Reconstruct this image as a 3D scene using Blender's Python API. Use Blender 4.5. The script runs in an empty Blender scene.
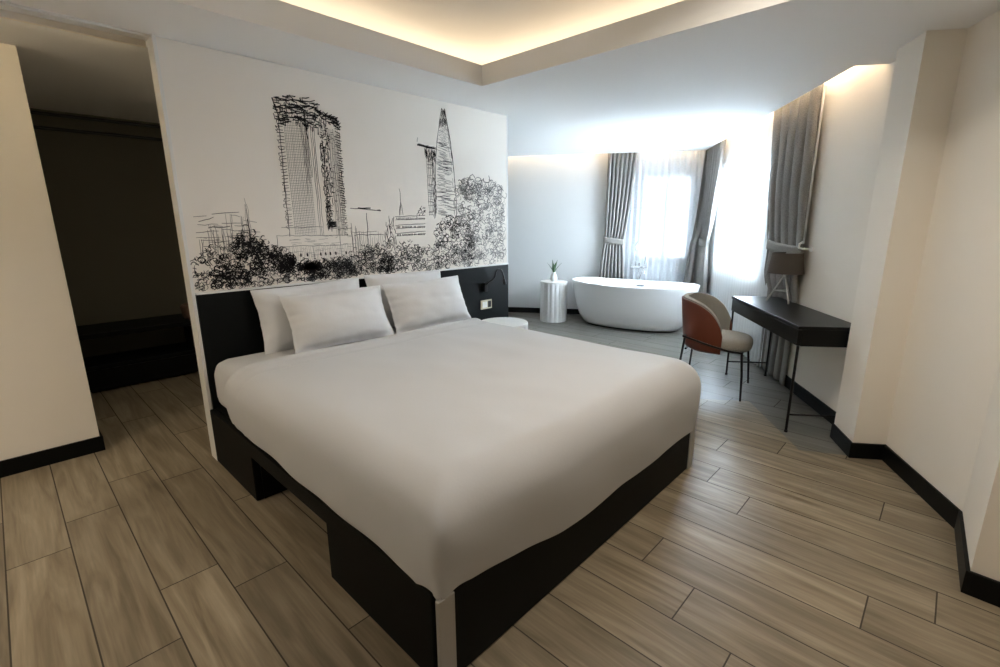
import bpy, bmesh, math, random
from mathutils import Vector, Matrix, noise
from math import sin, cos, pi, radians as R, sqrt, atan2, copysign
random.seed(7)
scene = bpy.context.scene
col = scene.collection
CEIL = 2.393

# ------------------------------------------------------------------ materials
def mat(name, color=(.8, .8, .8), rough=.6, metal=0, spec=.5, bump=0, bscale=60, var=0, vscale=8, sheen=0, emit=None, es=0):
    m = bpy.data.materials.new(name); m.use_nodes = True
    nt = m.node_tree; b = nt.nodes['Principled BSDF']
    b.inputs['Base Color'].default_value = (*color, 1)
    b.inputs['Roughness'].default_value = rough
    b.inputs['Metallic'].default_value = metal
    b.inputs['Specular IOR Level'].default_value = spec
    if sheen: b.inputs['Sheen Weight'].default_value = sheen
    tc = nt.nodes.new('ShaderNodeTexCoord')
    if var:
        n = nt.nodes.new('ShaderNodeTexNoise'); n.inputs['Scale'].default_value = vscale; n.inputs['Detail'].default_value = 4
        nt.links.new(tc.outputs['Object'], n.inputs['Vector'])
        r = nt.nodes.new('ShaderNodeMix'); r.data_type = 'RGBA'
        r.inputs['A'].default_value = (*[c * (1 - var) for c in color], 1)
        r.inputs['B'].default_value = (*[min(1, c * (1 + var)) for c in color], 1)
        nt.links.new(n.outputs['Fac'], r.inputs['Factor']); nt.links.new(r.outputs['Result'], b.inputs['Base Color'])
    if bump:
        n = nt.nodes.new('ShaderNodeTexNoise'); n.inputs['Scale'].default_value = bscale; n.inputs['Detail'].default_value = 3
        nt.links.new(tc.outputs['Object'], n.inputs['Vector'])
        bp = nt.nodes.new('ShaderNodeBump'); bp.inputs['Strength'].default_value = bump; bp.inputs['Distance'].default_value = .01
        nt.links.new(n.outputs['Fac'], bp.inputs['Height']); nt.links.new(bp.outputs['Normal'], b.inputs['Normal'])
    if emit:
        b.inputs['Emission Color'].default_value = (*emit, 1); b.inputs['Emission Strength'].default_value = es
    return m

def floor_mat(name, ca, cb, cc, rough):
    m = bpy.data.materials.new(name); m.use_nodes = True
    nt = m.node_tree; b = nt.nodes['Principled BSDF']; N = nt.nodes.new; L = nt.links.new
    at = N('ShaderNodeAttribute'); at.attribute_name = 'plank'
    tc = N('ShaderNodeTexCoord')
    sc = N('ShaderNodeVectorMath'); sc.operation = 'SCALE'; sc.inputs['Scale'].default_value = 37
    L(at.outputs['Color'], sc.inputs[0])
    ad = N('ShaderNodeVectorMath'); ad.operation = 'ADD'; L(tc.outputs['Object'], ad.inputs[0]); L(sc.outputs['Vector'], ad.inputs[1])
    mp = N('ShaderNodeMapping'); mp.inputs['Scale'].default_value = (9, .9, 1); L(ad.outputs['Vector'], mp.inputs['Vector'])
    n1 = N('ShaderNodeTexNoise'); n1.inputs['Scale'].default_value = 1.6; n1.inputs['Detail'].default_value = 6; n1.inputs['Distortion'].default_value = 1.2
    L(mp.outputs['Vector'], n1.inputs['Vector'])
    mp2 = N('ShaderNodeMapping'); mp2.inputs['Scale'].default_value = (60, 2.5, 1); L(ad.outputs['Vector'], mp2.inputs['Vector'])
    n2 = N('ShaderNodeTexNoise'); n2.inputs['Scale'].default_value = 1.5; n2.inputs['Detail'].default_value = 3
    L(mp2.outputs['Vector'], n2.inputs['Vector'])
    r1 = N('ShaderNodeValToRGB'); e = r1.color_ramp.elements
    e[0].position = .33; e[0].color = (*ca, 1); e[1].position = .68; e[1].color = (*cc, 1)
    x = r1.color_ramp.elements.new(.5); x.color = (*cb, 1)
    L(n1.outputs['Fac'], r1.inputs['Fac'])
    mr = N('ShaderNodeMapRange'); mr.inputs['From Min'].default_value = .3; mr.inputs['From Max'].default_value = .7
    mr.inputs['To Min'].default_value = .86; mr.inputs['To Max'].default_value = 1.1; L(n2.outputs['Fac'], mr.inputs['Value'])
    sx = N('ShaderNodeSeparateColor'); L(at.outputs['Color'], sx.inputs['Color'])
    mr2 = N('ShaderNodeMapRange'); mr2.inputs['To Min'].default_value = .86; mr2.inputs['To Max'].default_value = 1.12; L(sx.outputs['Red'], mr2.inputs['Value'])
    mu = N('ShaderNodeMath'); mu.operation = 'MULTIPLY'; L(mr.outputs['Result'], mu.inputs[0]); L(mr2.outputs['Result'], mu.inputs[1])
    vm = N('ShaderNodeVectorMath'); vm.operation = 'SCALE'; L(r1.outputs['Color'], vm.inputs[0]); L(mu.outputs['Value'], vm.inputs['Scale'])
    L(vm.outputs['Vector'], b.inputs['Base Color'])
    b.inputs['Roughness'].default_value = rough
    bp = N('ShaderNodeBump'); bp.inputs['Strength'].default_value = .12; bp.inputs['Distance'].default_value = .004
    L(n2.outputs['Fac'], bp.inputs['Height']); L(bp.outputs['Normal'], b.inputs['Normal'])
    return m

def sheer_mat():
    m = bpy.data.materials.new('sheer_voile'); m.use_nodes = True
    nt = m.node_tree; nt.nodes.clear(); N = nt.nodes.new; L = nt.links.new
    o = N('ShaderNodeOutputMaterial'); t = N('ShaderNodeBsdfTransparent'); tl = N('ShaderNodeBsdfTranslucent'); d = N('ShaderNodeBsdfDiffuse')
    t.inputs[0].default_value = (1, 1, 1, 1); tl.inputs[0].default_value = (.93, .96, 1, 1); d.inputs[0].default_value = (.9, .92, .94, 1)
    m1 = N('ShaderNodeMixShader'); m1.inputs[0].default_value = .45; L(tl.outputs[0], m1.inputs[1]); L(d.outputs[0], m1.inputs[2])
    m2 = N('ShaderNodeMixShader'); m2.inputs[0].default_value = .80
    L(t.outputs[0], m2.inputs[1]); L(m1.outputs[0], m2.inputs[2]); L(m2.outputs[0], o.inputs[0])
    return m

def glass_mat():
    m = bpy.data.materials.new('window_glass'); m.use_nodes = True
    nt = m.node_tree; nt.nodes.clear(); N = nt.nodes.new; L = nt.links.new
    o = N('ShaderNodeOutputMaterial'); t = N('ShaderNodeBsdfTransparent'); g = N('ShaderNodeBsdfGlossy'); g.inputs['Roughness'].default_value = .03
    t.inputs[0].default_value = (.95, .98, 1, 1)
    f = N('ShaderNodeFresnel'); f.inputs[0].default_value = 1.45
    m1 = N('ShaderNodeMixShader'); L(f.outputs[0], m1.inputs[0]); L(t.outputs[0], m1.inputs[1]); L(g.outputs[0], m1.inputs[2]); L(m1.outputs[0], o.inputs[0])
    return m

def weave_mat(name, ca, cb, scale=260):
    m = bpy.data.materials.new(name); m.use_nodes = True
    nt = m.node_tree; b = nt.nodes['Principled BSDF']; N = nt.nodes.new; L = nt.links.new
    tc = N('ShaderNodeTexCoord'); w = N('ShaderNodeTexNoise'); w.inputs['Scale'].default_value = scale; w.inputs['Detail'].default_value = 2
    L(tc.outputs['Object'], w.inputs['Vector'])
    r = N('ShaderNodeValToRGB'); r.color_ramp.elements[0].color = (*ca, 1); r.color_ramp.elements[1].color = (*cb, 1)
    r.color_ramp.elements[0].position = .35; r.color_ramp.elements[1].position = .65
    L(w.outputs['Fac'], r.inputs['Fac']); L(r.outputs['Color'], b.inputs['Base Color'])
    b.inputs['Roughness'].default_value = .9
    bp = N('ShaderNodeBump'); bp.inputs['Strength'].default_value = .3; bp.inputs['Distance'].default_value = .002
    L(w.outputs['Fac'], bp.inputs['Height']); L(bp.outputs['Normal'], b.inputs['Normal'])
    return m

M = dict(
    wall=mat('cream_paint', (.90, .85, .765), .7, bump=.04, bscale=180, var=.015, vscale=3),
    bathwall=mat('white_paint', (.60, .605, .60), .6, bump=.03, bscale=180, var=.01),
    ceil=mat('ceiling_paint', (.92, .915, .90), .75, bump=.03, bscale=150),
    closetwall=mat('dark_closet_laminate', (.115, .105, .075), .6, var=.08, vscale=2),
    absorber=mat('unseen_wall_absorber', (.13, .085, .05), .5, var=.2, vscale=3),
    black=mat('black_skirting', (.004, .0045, .0045), .45, spec=.15, bump=.03),
    grout=mat('grout', (.055, .045, .035), .9),
    mural=mat('mural_paper', (.90, .855, .79), .65, bump=.03, bscale=220),
    ink_d=mat('ink_dark', (.012, .012, .014), .8), ink_m=mat('ink_mid', (.17, .165, .16), .8), ink_l=mat('ink_light', (.33, .315, .30), .8),
    whitetrim=mat('white_trim', (.82, .82, .80), .4),
    head=mat('black_headboard', (.003, .0045, .005), .40, spec=.16, bump=.03, bscale=300),
    leather=mat('black_leatherette', (.003, .0035, .0035), .55, spec=.12, bump=.12, bscale=400),
    silver=mat('brushed_aluminium', (.50, .50, .50), .38, metal=.75),
    linen=mat('white_linen', (.56, .57, .585), .85, bump=.05, bscale=90, sheen=.2),
    linen2=mat('white_cotton', (.74, .75, .76), .85, bump=.08, bscale=60, sheen=.2),
    drape=weave_mat('grey_drape', (.21, .20, .19), (.31, .295, .28), 180),
    tie=weave_mat('grey_tie', (.19, .18, .165), (.27, .255, .235), 180),
    sheer=sheer_mat(), glass=glass_mat(),
    frame=mat('window_frame_metal', (.30, .33, .36), .4, metal=.3),
    tub=mat('white_acrylic', (.93, .94, .94), .16, spec=.6),
    tubbase=mat('black_tub_base', (.02, .02, .02), .7),  # near-black colour of the plinth
    chrome=mat('chrome', (.72, .74, .76), .12, metal=1),
    ceramic=mat('white_ceramic', (.84, .84, .82), .3),
    ribbed=mat('white_lacquer', (.80, .80, .79), .65),
    leaf=mat('green_leaf', (.07, .13, .06), .55, var=.3, vscale=20),
    desk=mat('black_desk_lacquer', (.004, .0045, .0045), .34, spec=.2, bump=.03, bscale=300),
    metalblack=mat('black_metal', (.008, .008, .008), .35, metal=.2),
    orange=mat('rust_leather', (.15, .034, .013), .42, bump=.06, bscale=160, var=.1),
    fabric=weave_mat('oat_fabric', (.26, .245, .21), (.46, .43, .375), 300),
    shade=mat('brown_linen_shade', (.085, .068, .055), .85, bump=.15, bscale=250),
    steel=mat('satin_steel', (.45, .43, .40), .3, metal=.9),
    plate=mat('socket_cream', (.62, .56, .40), .4), dark=mat('dark_plastic', (.02, .02, .02), .4),
    tan=mat('tan_wicker', (.16, .09, .06), .8, bump=.4, bscale=120, var=.3),
    led=mat('led_warm', (1, 1, 1), .5, emit=(1.0, .79, .55), es=2.5),
    led3=mat('led_warm_track', (1, 1, 1), .5, emit=(1.0, .80, .50), es=5),
    led2=mat('led_warm_slot', (1, 1, 1), .5, emit=(1.0, .78, .56), es=20),
    lens=mat('downlight_lens', (1, 1, 1), .5, emit=(1, .88, .68), es=4),
    plank=floor_mat('wood_look_plank_tile', (.165, .130, .084), (.235, .191, .129), (.31, .258, .182), .36),
    greyplank=floor_mat('darker_grey_plank', (.115, .11, .096), (.14, .135, .118), (.17, .165, .145), .33),
)

# ------------------------------------------------------------------ helpers
def link(name, me, m, parent=None, smooth=False):
    o = bpy.data.objects.new(name, me); col.objects.link(o)
    for mm in (m if isinstance(m, (list, tuple)) else [m]): me.materials.append(mm)
    if smooth:
        for p in me.polygons: p.use_smooth = True
    if parent: o.parent = parent
    return o

def obj(name, bm, m, parent=None, smooth=False, bevel=0, seg=2, angle=None):
    me = bpy.data.meshes.new(name)
    bmesh.ops.recalc_face_normals(bm, faces=bm.faces)
    bm.to_mesh(me); bm.free()
    o = link(name, me, m, parent, smooth)
    if bevel:
        b = o.modifiers.new('bevel', 'BEVEL'); b.width = bevel; b.segments = seg; b.limit_method = 'ANGLE'; b.angle_limit = R(35)
    if angle is not None:
        me.set_sharp_from_angle(angle=R(angle))
    return o

def struct(name, bm, m, **k):
    o = obj(name, bm, m, **k)
    if not k.get('parent'): o['kind'] = 'structure'
    return o

def tag(o, label, cat, group=None, kind=None):
    o['label'] = label; o['category'] = cat
    if group: o['group'] = group
    if kind: o['kind'] = kind
    return o

def thing(name, label, cat, loc=(0, 0, 0), rz=0, group=None):
    o = bpy.data.objects.new(name, None); col.objects.link(o)
    o.location = loc; o.rotation_euler = (0, 0, rz); o.empty_display_size = .05
    return tag(o, label, cat, group)

def box(bm, x0, x1, y0, y1, z0, z1, mx=None):
    vs = [bm.verts.new(mx @ Vector((x, y, z)) if mx else (x, y, z)) for z in (z0, z1) for x, y in ((x0, y0), (x1, y0), (x1, y1), (x0, y1))]
    for f in ((3, 2, 1, 0), (4, 5, 6, 7), (0, 1, 5, 4), (1, 2, 6, 5), (2, 3, 7, 6), (3, 0, 4, 7)):
        bm.faces.new([vs[i] for i in f])

def prism(bm, pts, z0, z1):
    a = [bm.verts.new((x, y, z0)) for x, y in pts]; b = [bm.verts.new((x, y, z1)) for x, y in pts]
    n = len(pts)
    bm.faces.new(a[::-1]); bm.faces.new(b)
    for i in range(n): bm.faces.new((a[i], a[(i + 1) % n], b[(i + 1) % n], b[i]))

def tube(bm, pts, r, n=10, cap=True):
    pts = [Vector(p) for p in pts]; rs = r if isinstance(r, (list, tuple)) else [r] * len(pts)
    rings = []; prev = None
    for i, p in enumerate(pts):
        t = (pts[min(i + 1, len(pts) - 1)] - pts[max(i - 1, 0)]).normalized()
        if prev is None:
            u = t.cross(Vector((0, 0, 1)));  u = u if u.length > .05 else t.cross(Vector((1, 0, 0)))
        else:
            u = prev - t * prev.dot(t)
        u.normalize(); prev = u; v = t.cross(u)
        rings.append([bm.verts.new(p + (u * cos(2 * pi * k / n) + v * sin(2 * pi * k / n)) * rs[i]) for k in range(n)])
    for a, b in zip(rings, rings[1:]):
        for k in range(n): bm.faces.new((a[k], a[(k + 1) % n], b[(k + 1) % n], b[k]))
    if cap: bm.faces.new(rings[0][::-1]); bm.faces.new(rings[-1])

def lathe(bm, prof, n=32, c=(0, 0), f=None, cap0=True, cap1=True):
    rings = []
    for r, z in prof:
        rings.append([bm.verts.new((c[0] + r * (f(2 * pi * k / n) if f else 1) * cos(2 * pi * k / n), c[1] + r * (f(2 * pi * k / n) if f else 1) * sin(2 * pi * k / n), z)) for k in range(n)])
    for a, b in zip(rings, rings[1:]):
        for k in range(n): bm.faces.new((a[k], a[(k + 1) % n], b[(k + 1) % n], b[k]))
    if cap0: bm.faces.new(rings[0][::-1])
    if cap1: bm.faces.new(rings[-1])

def arc(p0, p1, p2, n=8):
    p0, p1, p2 = Vector(p0), Vector(p1), Vector(p2)
    return [p0 * (1 - t) ** 2 + p1 * 2 * t * (1 - t) + p2 * t * t for t in (i / n for i in range(n + 1))]

# ------------------------------------------------------------------ plan of the room (metres)
A1 = R(34.2); D1 = Vector((cos(A1), sin(A1))); N1 = Vector((-sin(A1), cos(A1)))      # right wall, N1 points into the room
A2 = R(122); D2 = Vector((cos(A2), sin(A2))); N2 = Vector((-sin(A2), cos(A2)))       # bath end wall
P6, P5, P4, P3, P2, P1 = (2.437, -.333), (2.443, -.236), (2.958, -.213), (3.594, .131), (3.487, .284), (3.748, .422)
W0 = Vector((3.80, .316)); C = Vector((7.27, 2.66))
LEN1 = (C - W0).length
TOP = 2.80
def on1(t, off=0): return W0 + D1 * t + N1 * off
def on2(t, off=0): return C + D2 * t + N2 * off

# floor: plank tiles laid along y
RAND = random.Random(3)
PW = .2135; JO = {11: .602, 13: .07, 10: -.155, 9: .042, 8: .79, 7: .56, 12: .83, 14: .93, 1: 2.132, 0: 1.807, 2: 1.927, 6: .35, 15: .63, 16: 1.5, 17: .1, 18: 1.17, 5: -.1, 4: .7, 3: .2}
bm = bmesh.new(); lay = bm.loops.layers.float_color.new('plank')
g = .0026
for n in range(-8, 36):
    x0 = .02 + PW * n; j = JO.get(n, RAND.uniform(0, 1.2)); Lp = 1.2
    y = j - 6 * Lp
    while y < 6.6:
        if y + Lp > -1.9:
            c = (RAND.random(), RAND.random(), RAND.random(), 1)
            f = bm.faces.new([bm.verts.new(v) for v in ((x0 + g, y + g, 0), (x0 + PW - g, y + g, 0), (x0 + PW - g, y + Lp - g, 0), (x0 + g, y + Lp - g, 0))])
            for l in f.loops: l[lay] = c
        y += Lp
f = bm.faces.new([bm.verts.new(v) for v in ((-1.8, -1.9, -.0015), (8.2, -1.9, -.0015), (8.2, 6.8, -.0015), (-1.8, 6.8, -.0015))]); f.material_index = 1
zone = [(3.55, .20), (3.378, .541), (4.083, 1.05), (2.95, 2.62), (2.95, 3.25), (2.3, 3.25), (2.3, 7), (9, 7), (9, -1), (3.9, .1)]  # planks inside this outline get the darker grey colours
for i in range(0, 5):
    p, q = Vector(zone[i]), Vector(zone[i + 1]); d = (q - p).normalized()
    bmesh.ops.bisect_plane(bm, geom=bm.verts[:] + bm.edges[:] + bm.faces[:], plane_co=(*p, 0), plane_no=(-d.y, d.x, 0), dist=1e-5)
def inside(x, y, poly):
    r = False
    for i in range(len(poly)):
        (x1, y1), (x2, y2) = poly[i - 1], poly[i]
        if (y1 > y) != (y2 > y) and x < (x2 - x1) * (y - y1) / (y2 - y1) + x1: r = not r
    return r
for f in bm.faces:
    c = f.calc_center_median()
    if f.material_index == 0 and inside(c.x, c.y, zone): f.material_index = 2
fl = struct('floor', bm, [M['plank'], M['grout'], M['greyplank']])
bm = bmesh.new(); box(bm, -1.8, 8.2, -1.9, 6.8, -.12, -.003); sub = struct('subfloor', bm, M['grout'], parent=fl)

# ceiling slab with a recessed tray and a curtain slot, upper ceiling above
TX0, TX1, TY0, TY1 = -1.1, 2.61, -.35, 2.645
S0 = on1(.29); S1 = on1(.29, .2); S2 = C - D1 * .2 + N1 * .2; S3 = S2 + D2 * 3.2
bm = bmesh.new()
def loop(pts, z):
    vs = [bm.verts.new((p[0], p[1], z)) for p in pts]
    return vs, [bm.edges.new((vs[i], vs[(i + 1) % len(vs)])) for i in range(len(vs))]
outer = [(-1.6, -1.7), (2.5, -1.7), (2.6, -.5), (4.3, -.2), tuple(S0 - N1 * .05), tuple(S1), tuple(S2), tuple(S3), (5.2, 6.4), (-1.6, 6.4)]
hole = [(TX0, TY0), (TX1, TY0), (TX1, TY1), (TX0, TY1)]
SLAB = 2.53
vo, eo = loop(outer, CEIL); vh, eh = loop(hole, CEIL)
bmesh.ops.triangle_fill(bm, edges=eo + eh, use_beauty=True, use_dissolve=False)
vo2, eo2 = loop(outer, SLAB); vh2, eh2 = loop(hole, SLAB)
bmesh.ops.triangle_fill(bm, edges=eo2 + eh2, use_beauty=True, use_dissolve=False)
for a, b in ((vo, vo2), (vh, vh2)):
    for i in range(len(a)): bm.faces.new((a[i], a[(i + 1) % len(a)], b[(i + 1) % len(a)], b[i]))
box(bm, -1.8, 8.4, -1.9, 6.8, TOP, TOP + .1)
e = .70
for x0, x1, y0, y1 in ((TX0 - .5, TX0 - .45, TY0 - e, TY1 + e), (TX1 + e, TX1 + e + .05, TY0 - e, TY1 + e), (TX0 - e, TX1 + e, TY0 - e - .05, TY0 - e), (TX0 - e, TX1 + e, TY1 + e, TY1 + e + .05)):
    box(bm, x0, x1, y0, y1, SLAB, TOP)
struct('ceiling', bm, M['ceil'])

# walls
bm = bmesh.new()
prism(bm, [(2.437, -1.7), P6, P5, P4, P3, P2, P1, tuple(W0), tuple(W0 - N1 * .18), (4.0, -.5), (3.0, -1.7)], 0, TOP)
struct('wall_column', bm, M['wall'])
def wall_run(o, d, n, L, t0, t1, z0, z1, name, m, pre=0, post=.15, th=.14):
    bm = bmesh.new()
    mx = Matrix(((d.x, -n.x, 0, o.x), (d.y, -n.y, 0, o.y), (0, 0, 1, 0), (0, 0, 0, 1)))   # local y = outwards
    for a, b, c, e_ in ((-pre, t0, 0, TOP), (t1, L + post, 0, TOP), (t0, t1, 0, z0), (t0, t1, z1, TOP)): box(bm, a, b, 0, th, c, e_, mx)
    return struct(name, bm, m), mx
WZ0, WZ1 = .86, 2.12
w2a, w2b = 1.95, 3.65
wr, mx1 = wall_run(W0, D1, N1, LEN1, w2a, w2b, WZ0, WZ1, 'wall_right', M['wall'])
w1a, w1b = .25, 1.03
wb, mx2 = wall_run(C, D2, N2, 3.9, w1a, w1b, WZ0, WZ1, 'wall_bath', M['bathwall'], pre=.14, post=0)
bm = bmesh.new(); box(bm, -1.6, .278, 3.875, 6.3, 0, CEIL); struct('wall_left', bm, M['wall'], bevel=.004)
bm = bmesh.new(); box(bm, -1.72, -1.6, -1.8, 3.9, 0, TOP); struct('wall_side', bm, M['wall'])
bm = bmesh.new(); box(bm, -1.7, 2.5, -1.82, -1.7, 0, TOP); struct('wall_front', bm, M['absorber'])  # unseen wall, made dark brown to cut light bounced onto the bed foot
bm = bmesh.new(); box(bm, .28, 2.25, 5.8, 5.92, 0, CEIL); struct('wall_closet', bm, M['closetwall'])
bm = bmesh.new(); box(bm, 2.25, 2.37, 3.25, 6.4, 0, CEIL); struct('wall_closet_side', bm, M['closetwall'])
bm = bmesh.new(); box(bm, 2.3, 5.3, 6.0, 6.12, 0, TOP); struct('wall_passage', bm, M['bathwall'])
PX0, PX1 = .757, 3.44
bm = bmesh.new(); box(bm, PX0, PX1, 3.176, 3.25, 0, CEIL); part = struct('wall_headboard', bm, M['whitetrim'])
bm = bmesh.new(); box(bm, PX0 - .012, PX0 + .006, 3.150, 3.256, 0, CEIL); box(bm, PX1 - .001, PX1 + .014, 3.166, 3.256, 0, CEIL)
struct('trim_1', bm, M['whitetrim'], bevel=.002)
# ceiling track beyond the partition
bm = bmesh.new(); box(bm, -1.6, PX0 - .012, 3.176, 3.25, CEIL - .012, CEIL); struct('trim_2', bm, M['whitetrim'])
bm = bmesh.new(); box(bm, -1.6, PX0 - .012, 3.285, 3.31, CEIL - .032, CEIL); struct('trim_3', bm, M['wall'])

# skirting boards
def skirting(name, pts, h=.1, th=.014):
    bm = bmesh.new(); P = [Vector(p) for p in pts]; off = []
    for i, p in enumerate(P):
        ds = []
        if i: ds.append((P[i] - P[i - 1]).normalized())
        if i < len(P) - 1: ds.append((P[i + 1] - P[i]).normalized())
        ns = [Vector((-d.y, d.x)) for d in ds]; n = sum(ns, Vector((0, 0))).normalized()
        off.append(p + n * th / max(.5, n.dot(ns[0])))
    lo = [bm.verts.new((p.x, p.y, 0)) for p in P]; lf = [bm.verts.new((p.x, p.y, 0)) for p in off]
    uf = [bm.verts.new((p.x, p.y, h)) for p in off]; ub = [bm.verts.new((p.x, p.y, h)) for p in P]
    for i in range(len(P) - 1):
        bm.faces.new((lf[i], lf[i + 1], uf[i + 1], uf[i])); bm.faces.new((uf[i], uf[i + 1], ub[i + 1], ub[i])); bm.faces.new((lo[i], lo[i + 1], lf[i + 1], lf[i])); bm.faces.new((lo[i], ub[i], ub[i + 1], lo[i + 1]))
    for i in (0, -1): bm.faces.new((lo[i], lf[i], uf[i], ub[i]))
    struct(name, bm, M['black'], bevel=.002)
skirting('baseboard_column', [(2.437, -1.7), P6, P5, P4, P3, P2, P1])
skirting('baseboard_right', [tuple(W0 + D1 * .01), tuple(C)])
skirting('baseboard_bath', [tuple(C), tuple(on2(3.8))], h=.085)
skirting('baseboard_left', [(.278, 5.3), (.278, 3.875), (-1.6, 3.875)])
skirting('baseboard_side', [(-1.6, 3.86), (-1.6, -1.7)])

# windows
def window(name, mx, a, b):
    bm = bmesh.new(); fr = .055
    for x0, x1, z0, z1 in ((a, a + fr, WZ0, WZ1), (b - fr, b, WZ0, WZ1), (a + fr, b - fr, WZ0, WZ0 + fr), (a + fr, b - fr, WZ1 - fr, WZ1), ((a + b) / 2 - .03, (a + b) / 2 + .03, WZ0 + fr, WZ1 - fr)):
        box(bm, x0, x1, .03, .09, z0, z1, mx)
    w = struct(name, bm, M['frame'], bevel=.003)
    bm = bmesh.new(); box(bm, a + fr, b - fr, .055, .063, WZ0 + fr, WZ1 - fr, mx); p = obj('pane', bm, M['glass'], w)
    return w
window('window_1', mx2, w1a, w1b); window('window_2', mx1, w2a, w2b)

# ------------------------------------------------------------------ curtains
def cloth_sheet(name, mx, fx, fy, m, parent=None, ns=140, nz=36, z0=.012, z1=2.5, thick=.004, pw=1):
    bm = bmesh.new(); g_ = []
    for i in range(nz + 1):
        z = z0 + (z1 - z0) * i / nz; row = []
        for k in range(ns + 1):
            s = k / ns; row.append(bm.verts.new(mx @ Vector((fx(s, z), fy(s, z), z))))
        g_.append(row)
    for i in range(nz):
        for k in range(ns): bm.faces.new((g_[i][k], g_[i][k + 1], g_[i + 1][k + 1], g_[i + 1][k]))
    o = obj(name, bm, m, parent, smooth=True)
    if thick:
        s = o.modifiers.new('solid', 'SOLIDIFY'); s.thickness = thick; s.offset = 0
    return o

def sheer(label, mx, a, b, seed, y0=-.04):
    rnd = random.Random(seed); ph = [rnd.uniform(0, 6.28) for _ in range(4)]
    fy = lambda s, z: y0 + .016 * sin(s * (b - a) / .085 * 2 * pi + ph[0] + .6 * sin(s * 7 + ph[1])) + .006 * sin(s * 31 + ph[2] + z)
    o = cloth_sheet('sheer_curtain', mx, lambda s, z: a + (b - a) * s, fy, M['sheer'], ns=int((b - a) * 110), nz=10, thick=0)
    tag(o, label, 'curtain', 'sheer voile curtains')
sheer('white sheer curtain over the smaller window behind the bathtub', mx2, .06, 1.30, 1)
sheer('bright white sheer curtain over the long window between the corner drape and the desk', mx1, 1.60, LEN1 - .06, 2)

def drape(label, mx, top, tie, bot, folds, seed, zt=1.16, y0=-.125, amp=.040, low=None, corner=None):
    """top/tie/bot: (start, end) along the wall at the ceiling, the tieback and the floor"""
    rnd = random.Random(seed); ph = rnd.uniform(0, 6)
    cx = (tie[0] + tie[1]) / 2
    root = thing('drape_curtain', label, 'curtain', tuple((mx @ Vector((cx, y0, 0)))[:]), 0, 'grey tied back drapes')
    inv = Matrix.Translation(-root.location)
    def lim(z):
        if z >= zt:
            u = (z - zt) / (2.5 - zt); u = u ** .62
            return [tie[i] + (top[i] - tie[i]) * u for i in (0, 1)]
        u = ((zt - z) / zt) ** .7
        return [tie[i] + (bot[i] - tie[i]) * u for i in (0, 1)]
    def fx(s, z): l = lim(z); w_ = s + .012 * sin(s * folds * 2 * pi * 2 + ph); return l[0] + (l[1] - l[0]) * w_
    def fy(s, z):
        a = amp * (.45 + .55 * min(1, abs(z - zt) / .45))
        w_ = sin(s * folds * 2 * pi + ph + .5 * sin(s * 5 + ph)); w_ = copysign(abs(w_) ** .75, w_)
        yy = y0
        if low is not None: q_ = max(0, min(1, (.95 - z) / .15)); yy = y0 + (low - y0) * q_; a = a * (1 - q_) + min(a, .016) * q_
        return yy + a * w_ + .006 * (1 if low is None else .3) * sin(s * 40 + z * 3)
    if corner is None: gx, gy = fx, fy
    else:                                                           # the drape turns the corner of the room
        def gx(s, z): x = fx(s, z); return x if x < corner else corner + (fy(s, z) - y0)
        def gy(s, z): x = fx(s, z); return fy(s, z) if x < corner else y0 - (x - corner)
        cx = corner - .12
    cloth_sheet('panel', inv @ mx, gx, gy, M['drape'], root, ns=folds * 22, nz=44)
    # tieback band
    bm = bmesh.new(); n = 28; zz = (zt - .045, zt - .02, zt + .02, zt + .045); rings = []
    w_ = (tie[1] - tie[0]) / 2 + .018 if corner is None else .17
    for z in zz:
        rings.append([bm.verts.new(inv @ (mx @ Vector((cx + w_ * cos(t) * (1 + .0 * z), y0 + min(.062, abs(y0)) * sin(t) * (1 if abs(z - zt) < .03 else .97), z + .02 * cos(t))))) for t in (2 * pi * k / n for k in range(n))])
    for p, q in zip(rings, rings[1:]):
        for k in range(n): bm.faces.new((p[k], p[(k + 1) % n], q[(k + 1) % n], q[k]))
    o = obj('tieback', bm, M['tie'], root, smooth=True); s = o.modifiers.new('solid', 'SOLIDIFY'); s.thickness = .006
    o['label'] = 'lighter grey fabric band'
    return root
drape('grey pleated drape on the left side of the window behind the bathtub', mx2, (1.08, 1.50), (1.24, 1.50), (1.14, 1.60), 7, 4, amp=.028)
drape('narrow grey drape gathered into the corner between the two windows', mx1, (3.32, 4.09), (3.72, 4.19), (3.56, 4.28), 6, 5, corner=4.03)
drape('wide taupe grey drape hanging behind the desk and the table lamp', mx1, (1.05, 1.96), (1.00, 1.72), (1.06, 1.74), 5, 9, y0=-.058, amp=.042, low=-.026, zt=1.21)
# white holdback hook and wand beside the near drape
t = thing('holdback_hook', 'small white holdback hook on the wall right of the taupe drape', 'hook', tuple((mx1 @ Vector((.96, -.0, 1.22)))[:]))
bm = bmesh.new(); q = Matrix.Translation(-t.location) @ mx1
pts = [q @ Vector(p) for p in ((.96, -.0, 1.22), (.96, -.07, 1.22), (.957, -.10, 1.23), (.955, -.10, 1.26), (.955, -.075, 1.28))]
tube(bm, pts, .008); lathe(bm, [(.022, 1.20 - 1.22), (.022, .02)], 16, (pts[0].x, pts[0].y)); obj('hook', bm, M['ceramic'], t, smooth=True, angle=40)
bm = bmesh.new(); p0 = mx1 @ Vector((1.005, -.05, 2.45)); p1 = mx1 @ Vector((1.005, -.05, 1.26)); tube(bm, [p0, (p0 + p1) / 2, p1], .006)
tag(obj('curtain_wand', bm, M['whitetrim'], smooth=True), 'thin white draw rod hanging down the right edge of the taupe drape', 'rod')

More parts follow.
